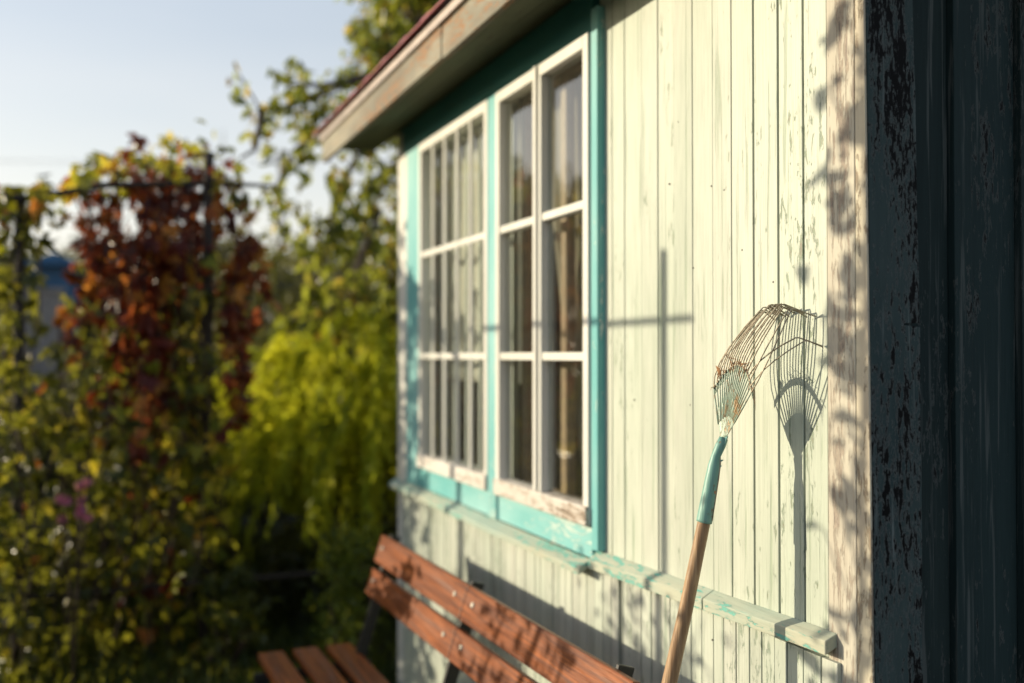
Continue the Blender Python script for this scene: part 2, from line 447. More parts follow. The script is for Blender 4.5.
# ------------------------------------------------------------------ ground
gm = MB(); NG = 60
for i in range(NG+1):
    for j in range(NG+1):
        u = (i/NG*2-1); v = (j/NG*2-1)
        x = math.copysign(abs(u)**2.2, u) * 400; y = math.copysign(abs(v)**2.2, v) * 400
        gm.v.append((x, y, 0.0 + (0.02*math.sin(x*2.1)*math.cos(y*1.7) if abs(x) < 30 and abs(y) < 30 and y > 4.4 else 0) - .02))
for i in range(NG):
    for j in range(NG):
        a = i*(NG+1)+j; gm.f.append((a, a+NG+1, a+NG+2, a+1))
tag(gm.build('ground', M['ground'], smooth=True), 'dark soil and short grass of the garden', 'ground', kind='structure')

# ------------------------------------------------------------------ the garden house
WX = 1.2; CY0 = 1.335; CY1 = 4.263
house = empty('garden_house', (1.2, 2.8, 0), label='old pale wooden garden house with teal trimmed windows', cat='garden house')
# upper siding: individual tongue boards with real gaps
ys = [2.335] + [onX(px, 300, WX).y for px in (612, 624.6, 641.5, 658, 674, 693, 713, 732, 754, 779, 803, 828)]
ys[0] = 2.33
mb = MB()
for i in range(len(ys)-1):
    gap = rnd.choice([.0012, .0022, .0034])
    dx = rnd.uniform(-.0012, .0012)
    if i in (6,): gap = .0006
    mb.box(WX+dx, WX+.02, ys[i+1]+gap, ys[i]-gap, .95, 2.475)
mb.build('siding', M['siding'], house, bevel=.0012)
MB().box(WX+.0205, WX+.03, ys[-1]-.06, 2.29, .95, 2.47).build('siding_backing', M['gap'], house)
# lower siding: narrow ribbed boards, a little proud
mb = MB(); y = 1.402; 
while y < 4.14:
    w = rnd.uniform(.034, .046)
    if abs(y + w/2 - 2.196) < .023: y2 = 2.186; nxt = 2.206
    else: y2 = y + w; nxt = y2 + .0030
    mb.box(1.1885+rnd.uniform(-.0012, .0012), 1.205, y, min(y2, 4.14), .10, .96)
    y = nxt
mb.build('lower_siding', M['siding_low'], house, bevel=.003)
MB().box(1.2055, 1.215, 1.40, 4.14, .12, .965).build('lower_backing', M['gap'], house)
# far corner board
MB().box(1.182, 1.222, 4.142, 4.205, .08, 2.46).build('corner_board', M['white'], house, bevel=.003)
# weathered near corner board and the thin edge strip beside it
MB().box(1.197, 1.225, 1.3635, ys[-1]-.0015, .05, 2.47).build('corner_board', M['corner'], house, bevel=.002)['label'] = 'weathered grey brown corner board with peeling paint'
# dark gable wall
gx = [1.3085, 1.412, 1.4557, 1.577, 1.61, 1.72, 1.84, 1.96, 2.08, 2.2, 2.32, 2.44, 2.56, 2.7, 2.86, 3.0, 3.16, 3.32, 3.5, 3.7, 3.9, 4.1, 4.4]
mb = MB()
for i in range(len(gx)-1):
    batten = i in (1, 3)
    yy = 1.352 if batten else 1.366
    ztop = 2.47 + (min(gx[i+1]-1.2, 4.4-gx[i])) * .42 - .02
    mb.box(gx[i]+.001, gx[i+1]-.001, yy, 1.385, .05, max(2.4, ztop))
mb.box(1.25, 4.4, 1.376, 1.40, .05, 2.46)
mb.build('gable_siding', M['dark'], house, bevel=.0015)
# dark corner trim with a split in its edge
right = []
for k in range(0, 27):
    z = .05 + k * (2.44 / 26)
    right.append((1.308 + .0022*math.sin(z*5.1) + .0012*math.sin(z*17), z))
pts = [(1.2065, .05)] + right + [(1.1985, 2.49)]
pts = []
for (x, z) in right:
    if pts and pts[-1][1] < 1.552 <= z:
        pts += [(1.309, 1.549), (1.275, 1.5515), (1.2755, 1.5545), (1.309, 1.5555)]
    pts.append((x, z))
left = [(1.2015 - 0* .006*(z-.05)/2.44 + .0010*math.sin(z*7+1), z) for z in [2.49 - k*2.44/26 for k in range(27)]]
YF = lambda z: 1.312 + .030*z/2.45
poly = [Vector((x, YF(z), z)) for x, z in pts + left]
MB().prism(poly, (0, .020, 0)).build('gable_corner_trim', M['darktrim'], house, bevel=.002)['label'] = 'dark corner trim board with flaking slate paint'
M['edge'] = paint_mat('peeled_edge_paint', (.58, .54, .42), (.46, .40, .32), (.28, .23, .17), (.28, .23, .18), chip=.55, bare=.60, isl=0, rough=.8)
MB().hexa([(1.1965, YF(.05)+.001, .05), (1.2008, YF(.05)+.001, .05), (1.2008, 1.361, .05), (1.1965, 1.361, .05), (1.1965, YF(2.47)+.001, 2.47), (1.2008, YF(2.47)+.001, 2.47), (1.2008, 1.361, 2.47), (1.1965, 1.361, 2.47)]).build('edge_strip', M['edge'], house, bevel=.001)
# ledges
def ledge(xa, xb, y0, y1, zf0, zf1, zb0, zb1, th, name='ledge', cuts=(.42,)):
    m = MB(); f = lambda a, b, y: a + (b-a)*(y-y0)/(y1-y0)
    yc = [y0] + [y0 + (y1-y0)*t for t in cuts] + [y1]
    for a, b in zip(yc[:-1], yc[1:]):
        a += .0010; j = rnd.uniform(-.0015, .0015)
        m.hexa([(xa+j, a, f(zf0, zf1, a)-th), (xb, a, f(zb0, zb1, a)-th), (xb, b, f(zb0, zb1, b)-th), (xa+j, b, f(zf0, zf1, b)-th),
                (xa+j, a, f(zf0, zf1, a)), (xb, a, f(zb0, zb1, a)), (xb, b, f(zb0, zb1, b)), (xa+j, b, f(zf0, zf1, b))])
    return m.build(name, M['ledge'], house, bevel=.002)
ledge(1.170, 1.1995, 1.412, 2.3345, .998, .968, 1.010, .990, .025)
ledge(1.144, 1.1800, 2.336, 4.215, .945, .945, .966, .966, .018, 'window_ledge')
# lintel, posts, bottom board
MB().box(1.184, 1.225, 2.3355, 4.205, 2.352, 2.475).build('lintel', M['lintel'], house, bevel=.002)
pl = MB().box(1.173, 1.222, 3.862, 4.04, .967, 2.351).build('window_post', M['teal'], house, bevel=.003)
MB().box(1.173, 1.222, 3.006, 3.080, .967, 2.351).build('window_post', M['teal'], house, bevel=.003)
MB().box(1.178, 1.222, 2.297, 2.3345, .992, 2.41).build('window_post', M['teal'], house, bevel=.003)
MB().box(1.176, 1.222, 4.042, 4.1405, .967, 2.351).build('window_post', M['white'], house, bevel=.003)
MB().box(1.182, 1.222, 2.3355, 3.861, .967, 1.049).build('sill_board', M['tealh'], house, bevel=.002)
# windows
def window(y0, y1, ncol, thick_mull, label):
    w = MB()
    zb, zt = 1.055, 2.350
    fx0, fx1 = 1.170, 1.215
    fw = .032
    w.box(fx0, fx1, y0, y0+fw, zb, zt); w.box(fx0, fx1, y1-fw, y1, zb, zt)
    w.box(fx0, fx1, y0+fw, y1-fw, zt-fw*1.1, zt)
    root = empty('window', (1.2, (y0+y1)/2, 1.05)); root.parent = house; root.matrix_parent_inverse = Matrix.Translation(-house.location)
    root['label'] = label
    w.build('window_frame', M['white'], root, bevel=.003)
    b = MB().box(fx0-.008, fx1, y0+.0005, y1-.0005, zb-.004, zb+.048); b.build('bottom_rail', M['whitew'], root, bevel=.004)
    # rails and muntins
    m = MB()
    zc = [1.901, 1.496]
    cols = [y0 + fw + (y1-y0-2*fw)*k/ncol for k in range(ncol+1)]
    cuts = []
    for k in range(1, ncol):
        hw = .030 if thick_mull else .0075
        cuts.append((cols[k]-hw, cols[k]+hw))
    rails = [(z-.0115, z+.0115) for z in zc]
    for a, c in cuts: m.box(fx0+(.0 if thick_mull else .003), fx1-(.006 if thick_mull else .030), a, c, zb+.0485, zt-fw*1.1-.0005)
    if thick_mull:
        a, c = cuts[0]; m.box(fx0-.008, fx0-.0005, (a+c)/2-.010, (a+c)/2+.010, zb+.05, zt-.002)
    ycells = [y0+fw] + [v for ac in cuts for v in ac] + [y1-fw]
    for i in range(0, len(ycells), 2):
        for r0, r1 in rails: m.box(fx0+.004, fx1-(.008 if thick_mull else .029), ycells[i]+.0003, ycells[i+1]-.0003, r0, r1)
    m.build('muntin', M['white'], root, bevel=.002)
    zcells = [zb+.048, rails[1][0], rails[1][1], rails[0][0], rails[0][1], zt-fw*1.1]
    for i in range(0, len(ycells), 2):
        for j in range(0, 6, 2):
            tilt = rnd.uniform(-.0006, .0006)
            MB().hexa([(1.194+tilt, ycells[i], zcells[j]), (1.197+tilt, ycells[i], zcells[j]), (1.197-tilt, ycells[i+1], zcells[j]), (1.194-tilt, ycells[i+1], zcells[j]),
                       (1.194+tilt, ycells[i], zcells[j+1]), (1.197+tilt, ycells[i], zcells[j+1]), (1.197-tilt, ycells[i+1], zcells[j+1]), (1.194-tilt, ycells[i+1], zcells[j+1])]).build('pane', M['glass'], root)
    # second, inner sash
    s = MB(); ix0, ix1 = 1.262, 1.285
    s.box(ix0, ix1, y0, y0+.045, 1.02, 2.40); s.box(ix0, ix1, y1-.045, y1, 1.02, 2.40)
    s.box(ix0, ix1, y0+.045, y1-.045, 2.33, 2.40); s.box(ix0, ix1, y0+.045, y1-.045, 1.02, 1.09)
    for a, c in cuts: s.box(ix0, ix1-.002, a, c, 1.09, 2.33)
    s.build('inner_sash', M['inner'] if thick_mull else M['white'], root, bevel=.002)
    return root
window(2.336, 3.005, 2, True, 'near window with two tall casements and a curtain')
window(3.081, 3.860, 5, False, 'far window with five narrow columns of panes')
# room behind
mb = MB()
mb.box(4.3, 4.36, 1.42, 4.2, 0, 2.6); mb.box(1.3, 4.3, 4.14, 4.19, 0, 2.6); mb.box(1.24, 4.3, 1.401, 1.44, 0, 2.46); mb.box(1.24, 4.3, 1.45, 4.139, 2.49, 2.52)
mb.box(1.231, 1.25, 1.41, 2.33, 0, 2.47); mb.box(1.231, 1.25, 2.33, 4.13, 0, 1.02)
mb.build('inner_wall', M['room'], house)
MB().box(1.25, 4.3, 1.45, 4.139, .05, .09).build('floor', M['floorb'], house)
# far gable and back, plain siding
mb = MB(); x = 1.225
while x < 4.38:
    mb.box(x, min(x+.12, 4.4)-.002, 4.194, 4.215, .08, 2.44 + min(x-1.2, 4.3-x)*.42); x += .12
mb.box(4.37, 4.40, 1.42, 4.19, .08, 2.44)
mb.build('back_siding', M['siding'], house)
# plinth
MB().box(1.235, 4.35, 1.42, 4.18, -.05, .049).build('plinth', M['greyb'], house)
# eaves
EX = .95; EY1 = 4.70; EY0 = .9
m = MB()
m.box(EX, EX+.022, 2.9, EY1, 2.411, 2.536); m.box(EX+.003, EX+.024, EY0, 2.8975, 2.409, 2.536)
m.build('fascia', M['fascia'], house, bevel=.003)
m = MB()
for k in range(3): m.box(EX+.025+k*.075, EX+.025+k*.075+.072, EY0, EY1-.02, 2.476+.002*k, 2.489)
m.build('soffit', M['soffit'], house, bevel=.002)
m = MB().box(EX-.012, EX-.002, EY0, EY1+.02, 2.512, 2.543); m.build('drip_edge', M['drip'], house, bevel=.002)
# red sheet roof: two slopes with low ribs
def slope(sx0, z0, sx1, z1):
    m = MB(); n = 46
    for k in range(n):
        ya = EY0 + (EY1+.05-EY0)*k/n; yb = EY0 + (EY1+.05-EY0)*(k+1)/n - .0
        h = .004 if k % 3 == 0 else 0
        m.hexa([(sx0, ya, z0), (sx1, ya, z1), (sx1, yb, z1), (sx0, yb, z0), (sx0, ya, z0+.006+h), (sx1, ya, z1+.006+h), (sx1, yb, z1+.006+h), (sx0, yb, z0+.006+h)])
    return m
a = slope(.915, 2.545, 2.80, 3.35)
b = slope(4.67, 2.545, 2.80, 3.35)
a.v += b.v and []; n = len(a.v); a.v += b.v; a.f += [tuple(i+n for i in f) for f in b.f]
a.build('roof', M['roof'], house)
MB().prism([Vector((EX+.03, EY1-.03, 2.50)), Vector((2.80, EY1-.03, 3.33)), Vector((2.80, EY1-.03, 3.22)), Vector((EX+.22, EY1-.03, 2.495))], (0, .02, 0)).build('barge_board', M['fascia'], house)
# curtains: wavy cloth, separate things hanging inside
def curtain(y0, y1, zt, zb, gather, label):
    nu, nv = 60, 24; m = MB()
    for j in range(nv+1):
        t = j/nv; z = zt + (zb-zt)*t
        s = 1 - gather*(t**1.6) if gather else 1
        for i in range(nu+1):
            u = i/nu
            y = y0 + (y1-y0)*u*s
            x = 1.312 + .012*math.sin(u*34) * (.6+.4*t) + .006*math.sin(u*11+3*t)
            m.v.append((x, y, z))
    for j in range(nv):
        for i in range(nu):
            a = j*(nu+1)+i; m.f.append((a, a+1, a+nu+2, a+nu+1))
    o = m.build('curtain', M['curtain'], smooth=True)
    sm = o.modifiers.new('t', 'SOLIDIFY'); sm.thickness = .0015
    tag(o, label, 'curtain'); return o
curtain(2.54, 2.93, 2.38, 1.10, .80, 'grey curtain drawn aside behind the near window')
cw = curtain(3.10, 3.98, 2.38, 1.40, 0, 'pale short curtain hanging behind the upper panes of the far window')
cw.data.materials[0] = cloth_mat('white_curtain_cloth', (.80, .77, .70))

# ------------------------------------------------------------------ bench
bench = empty('garden_bench', (.75, 2.6, 0), label='reddish brown slatted garden bench standing against the house wall', cat='bench')
BA = Vector((.939, 3.51, .85)); BB = Vector((.985, 1.745, .85))
bd = (BB-BA).normalized()                      # along the bench towards the camera
bn = Vector((-bd.y, bd.x, 0)) * -1             # candidate normal
if bn.x > 0: bn = -bn                          # away from the wall
BM = Matrix(((bd.x, bn.x, 0, BA.x), (bd.y, bn.y, 0, BA.y), (0, 0, 1, 0), (0, 0, 0, 1)))   # local: u along, v outwards, z up
LB = (BB-BA).length; UJ = .862
tl = R(17)
def back_M(zc): # slat frame tilted: local x along, y thickness, z up the slat
    off = (.85 - zc) * math.tan(tl)
    return BM @ Matrix.Translation((0, off, zc)) @ Matrix.Rotation(tl, 4, 'X')
for zc, h in ((.802, .098), (.690, .090)):
    for u0, u1 in ((0, UJ-.002), (UJ+.002, LB)):
        o = MB().box(u0, u1, -.012, .012, -h/2, h/2, back_M(zc)).build('back_slat', M['slat'], bench, bevel=.004)
        for ub in ((.055, UJ-.07) if u0 == 0 else (UJ+.07, LB-.06)):
            q = back_M(zc)
            MB().tube([q @ Vector((ub, .012, .008)), q @ Vector((ub, .0165, .008))], [.0085, .007], 10).build('bolt', M['bolt'], o, smooth=False)
for k in range(3):
    v0 = .100 + k*.122
    for u0, u1 in ((-.10, UJ-.002), (UJ+.002, LB-.02)):
        MB().box(u0, u1, v0, v0+.090, .425, .45, BM).build('seat_slat', M['slat'], bench, bevel=.004)
for u in (.04, UJ-.03, LB-.10):
    m = MB()
    w = .018
    def flat(p, q, t=.006, hh=.02):       # flat bar in the v/z plane
        p = Vector(p); q = Vector(q); d = (q-p).normalized(); nn = Vector((0, -d.z, d.y)) * hh
        c = [p-nn, q-nn, q+nn, p+nn]
        lo = [Vector((x.x-t, x.y, x.z)) for x in c]; hi = [Vector((x.x+t, x.y, x.z)) for x in c]
        m.hexa([BM @ x for x in lo+hi])
    flat((u, -.030, .850), (u, .175, .20)); flat((u, .175, .20), (u, .02, 0))
    flat((u, .06, .405), (u, .47, .405), hh=.016); flat((u, .44, .40), (u, .50, 0))
    m.build('leg_frame', M['steel'], bench, bevel=.002)

# ------------------------------------------------------------------ rake
def sh(px, py, shx, X=1.2, r=.7):     # point on the rake seen at (px,py) whose shadow falls in the column shx of the wall
    q = onX(shx, 380, X); ratio = onX(px, py, 1.0).y
    a = (ratio*X - q.y)/(r+ratio); return onX(px, py, X-a)
neck = sh(716, 456, 798); sb = sh(704.5, 520, 799); h2 = sh(669, 683, 799)
d = (h2 - sb).normalized(); foot = sb + d * ((sb.z + .0)/-d.z)
rake = empty('leaf_rake', tuple(foot), label='fan leaf rake with wooden handle leaning against the pale wall', cat='rake')
hp = [sb + (neck-sb)*.12 + d*0, sb + d*.05]
hp = [sb - d*.06] + [sb + (foot-sb)*t + Vector((.002*math.sin(9*t), 0, 0)) for t in (.0, .15, .35, .6, .8, 1)]
MB().tube(hp, [.0115, .0122, .0135, .0155, .0165, .0165, .016], 20).build('handle', M['handle'], rake, smooth=True)
archL = sh(714, 388, 775); archR = sh(752, 392, 821); archT = sh(738, 365, 798)
base0 = sh(720.5, 440, 794); base1 = sh(727, 436, 801)
# painted socket
ax = (neck-sb)
sp = [sb + d*.004, sb, sb+ax*.3, sb+ax*.62, sb+ax*.85, neck, neck.lerp(base0.lerp(base1, .5), .6), base0.lerp(base1, .5)]
MB().tube(sp, [.0150, .0152, .0142, .0130, .0118, .0088, .0098, .0085], 20).build('socket', M['rtube'], rake, smooth=True)
# rolled seam and torn lip of the socket
cs_ = Vector((.55, -.835, 0))                       # side of the socket that faces the viewer's right
MB().tube([sb + cs_*.0150, sb+ax*.3 + cs_*.0141, sb+ax*.62 + cs_*.0129, sb+ax*.9 + cs_*.0108, neck + cs_*.0084], [.0016, .0017, .0019, .0022, .0012], 6).build('seam', M['tine'], rake, smooth=True)
for k in range(2):
    p = sb + ax*(.84+.09*k) + cs_*.0115
    MB().tube([p, p + cs_*(.0035+.0015*(k % 2)) + Vector((0, 0, .002))], [.0022, .0008], 5).build('torn_lip', M['rtube'], rake)
# blade: gently curved fan sheet from the neck to the arch
nu, nv = 24, 12
def arch(u): # quadratic through L,T,R
    c = archT*2 - (archL+archR)*.5
    return archL*(1-u)**2 + c*2*u*(1-u) + archR*u*u
neckv = [neck + (base0-neck)*.2, neck + (base1-neck)*.2]
def bladept(u, t):
    b = base0.lerp(base1, u) if t > 0 else neckv[0].lerp(neckv[1], u)
    p = b.lerp(arch(u), t)
    return p
def sheet(fn, nu, nv, th, name, mat, par):
    m = MB()
    for j in range(nv+1):
        for i in range(nu+1): m.v.append(tuple(fn(i/nu, j/nv)))
    for j in range(nv):
        for i in range(nu):
            a = j*(nu+1)+i; m.f.append((a, a+1, a+nu+2, a+nu+1))
    o = m.build(name, mat, par, smooth=True); s = o.modifiers.new('t', 'SOLIDIFY'); s.thickness = th; s.offset = 0
    return o
sheet(lambda u, t: bladept(u, max(t*.55, .0001)) + Vector((.0012*math.cos(u*math.pi*16)*t, 0, 0)), 96, nv, .0012, 'blade', M['blade'], rake)
sheet(lambda u, t: (neck + (sb-neck)*.16).lerp(base0, t).lerp((neck + (sb-neck)*.16).lerp(base1, t), u) + Vector(((.004*(1-t))*(u-.5), (.010*(1-t*.4))*(.5-u), .0)), 10, 8, .0016, 'blade_tang', M['rtube'], rake)
# arch bar
MB().tube([arch(k/20) for k in range(21)], .0013, 8).build('cross_bar_edge', M['tine'], rake, smooth=True)
sheet(lambda u, t: arch(u) + Vector((.0018, 0, -.0125*t)), 40, 3, .0014, 'cross_bar', M['blade'], rake)
# tines
NTI = 19
bl = onX(760, 311, 1.172); bm = onX(776, 305, 1.162); br = onX(792, 309, 1.148)
def bendpt(u):
    c = bm*2 - (bl+br)*.5
    return bl*(1-u)**2 + c*2*u*(1-u) + br*u*u
special = {15: (onX(797, 337, 1.150), onX(822, 346, 1.197)), 17: (onX(806, 340, 1.158), onX(823, 347, 1.196))}
for i in range(NTI):
    u = i/(NTI-1)
    a0 = base0.lerp(base1, u); a1 = arch(u)
    if i in special:
        bp, tp = special[i]
    else:
        bp = bendpt(u) + Vector((rnd.uniform(-.004, .003), rnd.uniform(-.002, .002), rnd.uniform(-.005, .004)))
        tp = Vector((min(1.197, bp.x + rnd.uniform(.03, .055)), bp.y - rnd.uniform(.0, .012), bp.z - rnd.uniform(.004, .022)))
    dirn = (a1-a0).normalized()
    pts = [a0.lerp(a1, .30) - Vector((.0004, 0, 0)), a0.lerp(a1, .65) - Vector((.0006, 0, 0)), a1 - Vector((.0008, 0, 0))]
    L1 = (bp-a1).length
    for t in (.2, .4, .6, .8):                      # arching outwards from the bar, then over towards the wall
        c1 = a1 + dirn*L1*.34; 
        q = a1*(1-t)**2 + c1*2*t*(1-t) + bp*t*t
        pts.append(q)
    pts += [bp - (bp-pts[-1]).normalized()*.003, bp + (tp-bp).normalized()*.004, tp]
    o = MB().tube(pts, [.0018, .0018, .0014] + [.00135]*(len(pts)-3), 6).build('tine', M['tine'], rake, smooth=True)
    o.data.materials.append(M['blade'])
    for pf in o.data.polygons:
        if pf.index < 12: pf.material_index = 1          # the lower part is painted like the blade
# dry grass tangled behind the bar
m = MB()
for k in range(50):
    u = rnd.choice([rnd.uniform(0, .25), rnd.uniform(.3, 1), rnd.uniform(.3, 1)]); p = arch(u) + Vector((rnd.uniform(-.006, .004), rnd.uniform(-.005, .005), rnd.uniform(-.004, .014)))
    q = p + Vector((rnd.uniform(-.01, .01), rnd.uniform(-.014, .014), rnd.uniform(-.016, .012))); r_ = q + Vector((rnd.uniform(-.008, .008),)*3)
    m.tube([p, q, r_], [.0007, .0006, .0003], 4)
for k in range(4):
    p = arch(.93); m.tube([p, p+Vector((0, -.004-.003*k, -.012)), p+Vector((.002, -.006-.002*k, -.028-.006*k))], [.0007, .0005, .0003], 4)
tag(m.build('dry_grass', M['dry']), 'brown dry grass tangled in the tines of the rake', 'dry grass')
lf = leaf_mesh('dry_leaf', [tuple(arch(.12)+Vector((-.004, 0, .004)))], np.array([[0, .3, 1.]]), np.array([[1., 0, 0]]), .022, .014)
tag(link('dry_leaf', lf, M['dry']), 'small brown dry leaf caught on the rake', 'leaf')

# ------------------------------------------------------------------ # nails in the siding in the siding
for px, py in [(678, 122), (669, 184), (711, 186), (634, 400), (724, 190), (690, 405), (693, 268), (773, 282), (712, 640), (742, 250)]:
    p = onX(px, py, WX-.0015 if py < 560 else 1.1865)
    MB().tube([p, p+Vector((.003, 0, 0))], .0020, 8).build('nail', M['post'], house)

# ------------------------------------------------------------------ arbor with creeper
AY = 5.1
arbor = empty('garden_arbor', (.45, AY, 0), label='dark post and rail arbor carrying the red creeper', cat='arbor')
def apost(x, y, z, r=.026, lean=0):
    MB().tube([(x, y, -.05), (x+lean*.5, y, z*.5), (x+lean, y, z)], [r, r*.95, r*.9], 10).build('post', M['post'], arbor, smooth=True)
xp = onY(205, 400, AY).x
apost(xp, AY, 2.50, .027, .015); apost(onY(18, 400, AY).x, AY+.02, 2.22, .024); apost(xp+.04, AY+1.15, 2.35, .022); apost(-.62, AY+1.2, 2.2, .022)
apost(-1.25, AY, 2.3, .025)
zr = onY(120, 590, AY).z
MB().tube([(-1.3, AY-.03, zr), (.4, AY-.035, zr+.01), (1.75, AY+.02, zr)], .014, 8).build('rail', M['post'], arbor)
zt = onY(205, 187, AY).z
MB().tube([(-1.3, AY, zt-.16), (-.3, AY, zt-.10), (0, AY, zt-.02), (.50, AY, zt+.02), onY(275, 186, AY)], [.016, .016, .016, .014, .008], 8).build('rail', M['post'], arbor)
MB().tube([(-.35, AY+.6, zt+.02), (.6, AY+.62, zt+.02)], .014, 8).build('rail', M['post'], arbor)
for x in (-.42, .05, xp):
    MB().tube([(x, AY-.1, zt-(.10 if x < -.2 else -.03)), (x+.02, AY+1.25, zt-.08)], .013, 8).build('rail', M['post'], arbor)

vine = empty('red_creeper', (.1, AY, 0), label='autumn creeper with red and yellow leaves hanging over the arbor', cat='creeper')
topx = [-60, 0, 40, 70, 100, 150, 190, 215, 235, 262]; topy = [200, 192, 183, 163, 150, 140, 132, 142, 168, 215]
def strand(px0, y, py0, py1, step, wob=.05):
    """points along a hanging runner, given by where it starts and ends"""
    a = np.array(onY(px0, py0, y)); b = np.array(onY(px0 + rnd.uniform(-8, 8), py1, y))
    n = max(2, int(np.linalg.norm(a-b)/step)); t = np.linspace(0, 1, n)[:, None]
    p = a*(1-t) + b*t
    p[:, 0] += wob*np.sin(t[:, 0]*rnd.uniform(4, 9)+rnd.uniform(0, 6)); p[:, 1] += wob*np.sin(t[:, 0]*rnd.uniform(4, 9))
    return p
ZR, ZY, ZG = [], [], []
stems = MB()
def add_strand(store, p, spread, keep=1.0, drawn=True):
    q = p[rng.random(len(p)) < keep] + 0
    store.append(q + rng.normal(size=q.shape)*spread)
    if drawn and len(p) > 3: stems.tube([tuple(v) for v in p[::max(1, len(p)//8)]], .0035, 4)
# canopy along the top
for k in range(135):
    px = rnd.uniform(-50, 262); ty = np.interp(px, topx, topy)
    y = AY + rnd.uniform(-.2, .9)*(1 if px < 230 else .3)
    p = strand(px, y, ty + rnd.uniform(0, 22), ty + rnd.uniform(18, 48), .045)
    u = rnd.random()
    add_strand(ZY if u < .66 else (ZR if u < .84 else ZG), p, .035, .62)
# red curtains
for k in range(58):
    px = rnd.choice([rnd.uniform(75, 200), rnd.uniform(100, 190), rnd.uniform(212, 264)]); ty = np.interp(px, topx, topy)
    y = AY + rnd.uniform(-.2, .8)*(1 if px < 215 else .3)
    end = rnd.uniform(250, 345) if px < 212 else rnd.uniform(240, 360)
    p = strand(px, y, ty+34, end, .05); add_strand(ZR, p, .03, .62)
for k in range(16):
    px = rnd.choice([rnd.uniform(80, 150), rnd.uniform(222, 258), rnd.uniform(150, 200)])
    add_strand(ZR, strand(px, AY + rnd.uniform(-.2, .1), 240, rnd.uniform(380, 470), .035, .03), .02, .9)
# left column and lower mass
for k in range(9):
    px = rnd.uniform(4, 24); p = strand(px, AY + rnd.uniform(-.2, .5), 200, 683, .05, .07); add_strand(ZG, p, .05, .8)
for k in range(66):
    px = rnd.uniform(76, 205) if k % 3 else rnd.uniform(0, 200)
    y0_ = rnd.uniform(270, 400) if px > 76 else rnd.uniform(345, 420)
    p = strand(px, AY + rnd.uniform(-.25, .9), y0_, rnd.uniform(560, 690), .06, .07)
    add_strand(ZG if rnd.random() < .70 else (ZY if rnd.random() < .7 else ZR), p, .06, .62)
for k in range(16):
    px = rnd.uniform(160, 212); p = strand(px, AY + rnd.uniform(-.2, .2), rnd.uniform(240, 330), rnd.uniform(400, 560), .06, .04); add_strand(ZY if k % 2 else ZG, p, .035, .6)
for k in range(7):
    px = rnd.uniform(206, 226); p = strand(px, AY-.03, rnd.uniform(440, 500), rnd.uniform(540, 600), .08, .03); add_strand(ZY, p, .03, .5)
for store, mt, lb, sz in ((ZR, 'l_red', 'dark red leaves', .066), (ZY, 'l_yellow', 'yellow green leaves', .062), (ZG, 'l_green', 'dull green leaves', .070)):
    P = np.concatenate(store); P[:, 2] = np.maximum(P[:, 2], .02)
    Pp, D, N, L, W, T = palmate(P, sz, .7)
    o = link('foliage', leaf_mesh('foliage', Pp, D, N, L, W, tone=T), M[mt], vine); o['label'] = lb
stems.build('stem', M['stem'], vine)

# ------------------------------------------------------------------ feathery yellow green bush
def feathery(name, cx, cy, h, rad, n, label):
    root = empty(name, (cx, cy, 0), label=label, cat='bush')
    P, D, L, W, T = [], [], [], [], []
    st = MB()
    for k in range(n):
        a = rnd.uniform(0, 2*math.pi); rr = rad*math.sqrt(rnd.random())
        base = np.array([cx + .25*rr*math.cos(a), cy + .25*rr*math.sin(a), 0])
        hh = h*rnd.uniform(.60, 1.04)*(1-.34*(rr/rad)**2)
        out = np.array([math.cos(a), math.sin(a), 0])
        tip = base + out*rr*.9 + np.array([0, 0, hh]); end = tip + out*rnd.uniform(.14, .40) + np.array([0, 0, -rnd.uniform(.10, .50)*h*.6])
        c1 = base + np.array([0, 0, hh*.9]) + out*rr*.3
        m_ = 60
        t = np.linspace(0, 1, m_)[:, None]
        up = base*(1-t)**2 + c1*2*t*(1-t) + tip*t*t
        c2 = tip + out*.12 + np.array([0, 0, .06])
        dn = tip*(1-t)**2 + c2*2*t*(1-t) + end*t*t
        path = np.concatenate([up[int(m_*.35):], dn])
        tang = np.gradient(path, axis=0); tang /= np.linalg.norm(tang, axis=1, keepdims=True)
        q = path + rng.normal(size=path.shape)*.014
        P.append(q); D.append(tang + rand_unit(len(q))*.55 - np.array([0, 0, .35]))
        l = rng.uniform(.05, .12, len(q)); L.append(l); W.append(l*.17)
        tt = rnd.random(); T.append(np.clip(tt*.6 + rng.random(len(q))*.4, 0, 1))
        if k % 4 == 0: st.tube([tuple(base), tuple(c1*.5+base*.25+tip*.25), tuple(tip)], [.006, .004, .002], 4)
    P = np.concatenate(P); D = np.concatenate(D)
    me = leaf_mesh('foliage', P, D, rand_unit(len(P)), np.concatenate(L), np.concatenate(W), .15, tone=np.concatenate(T))
    link('foliage', me, M['l_feather'], root); st.build('stem', M['stem'], root)
feathery('feathery_bush', 1.58, 6.2, 1.80, .86, 300, 'tall feathery yellow green bush drooping beside the house corner')

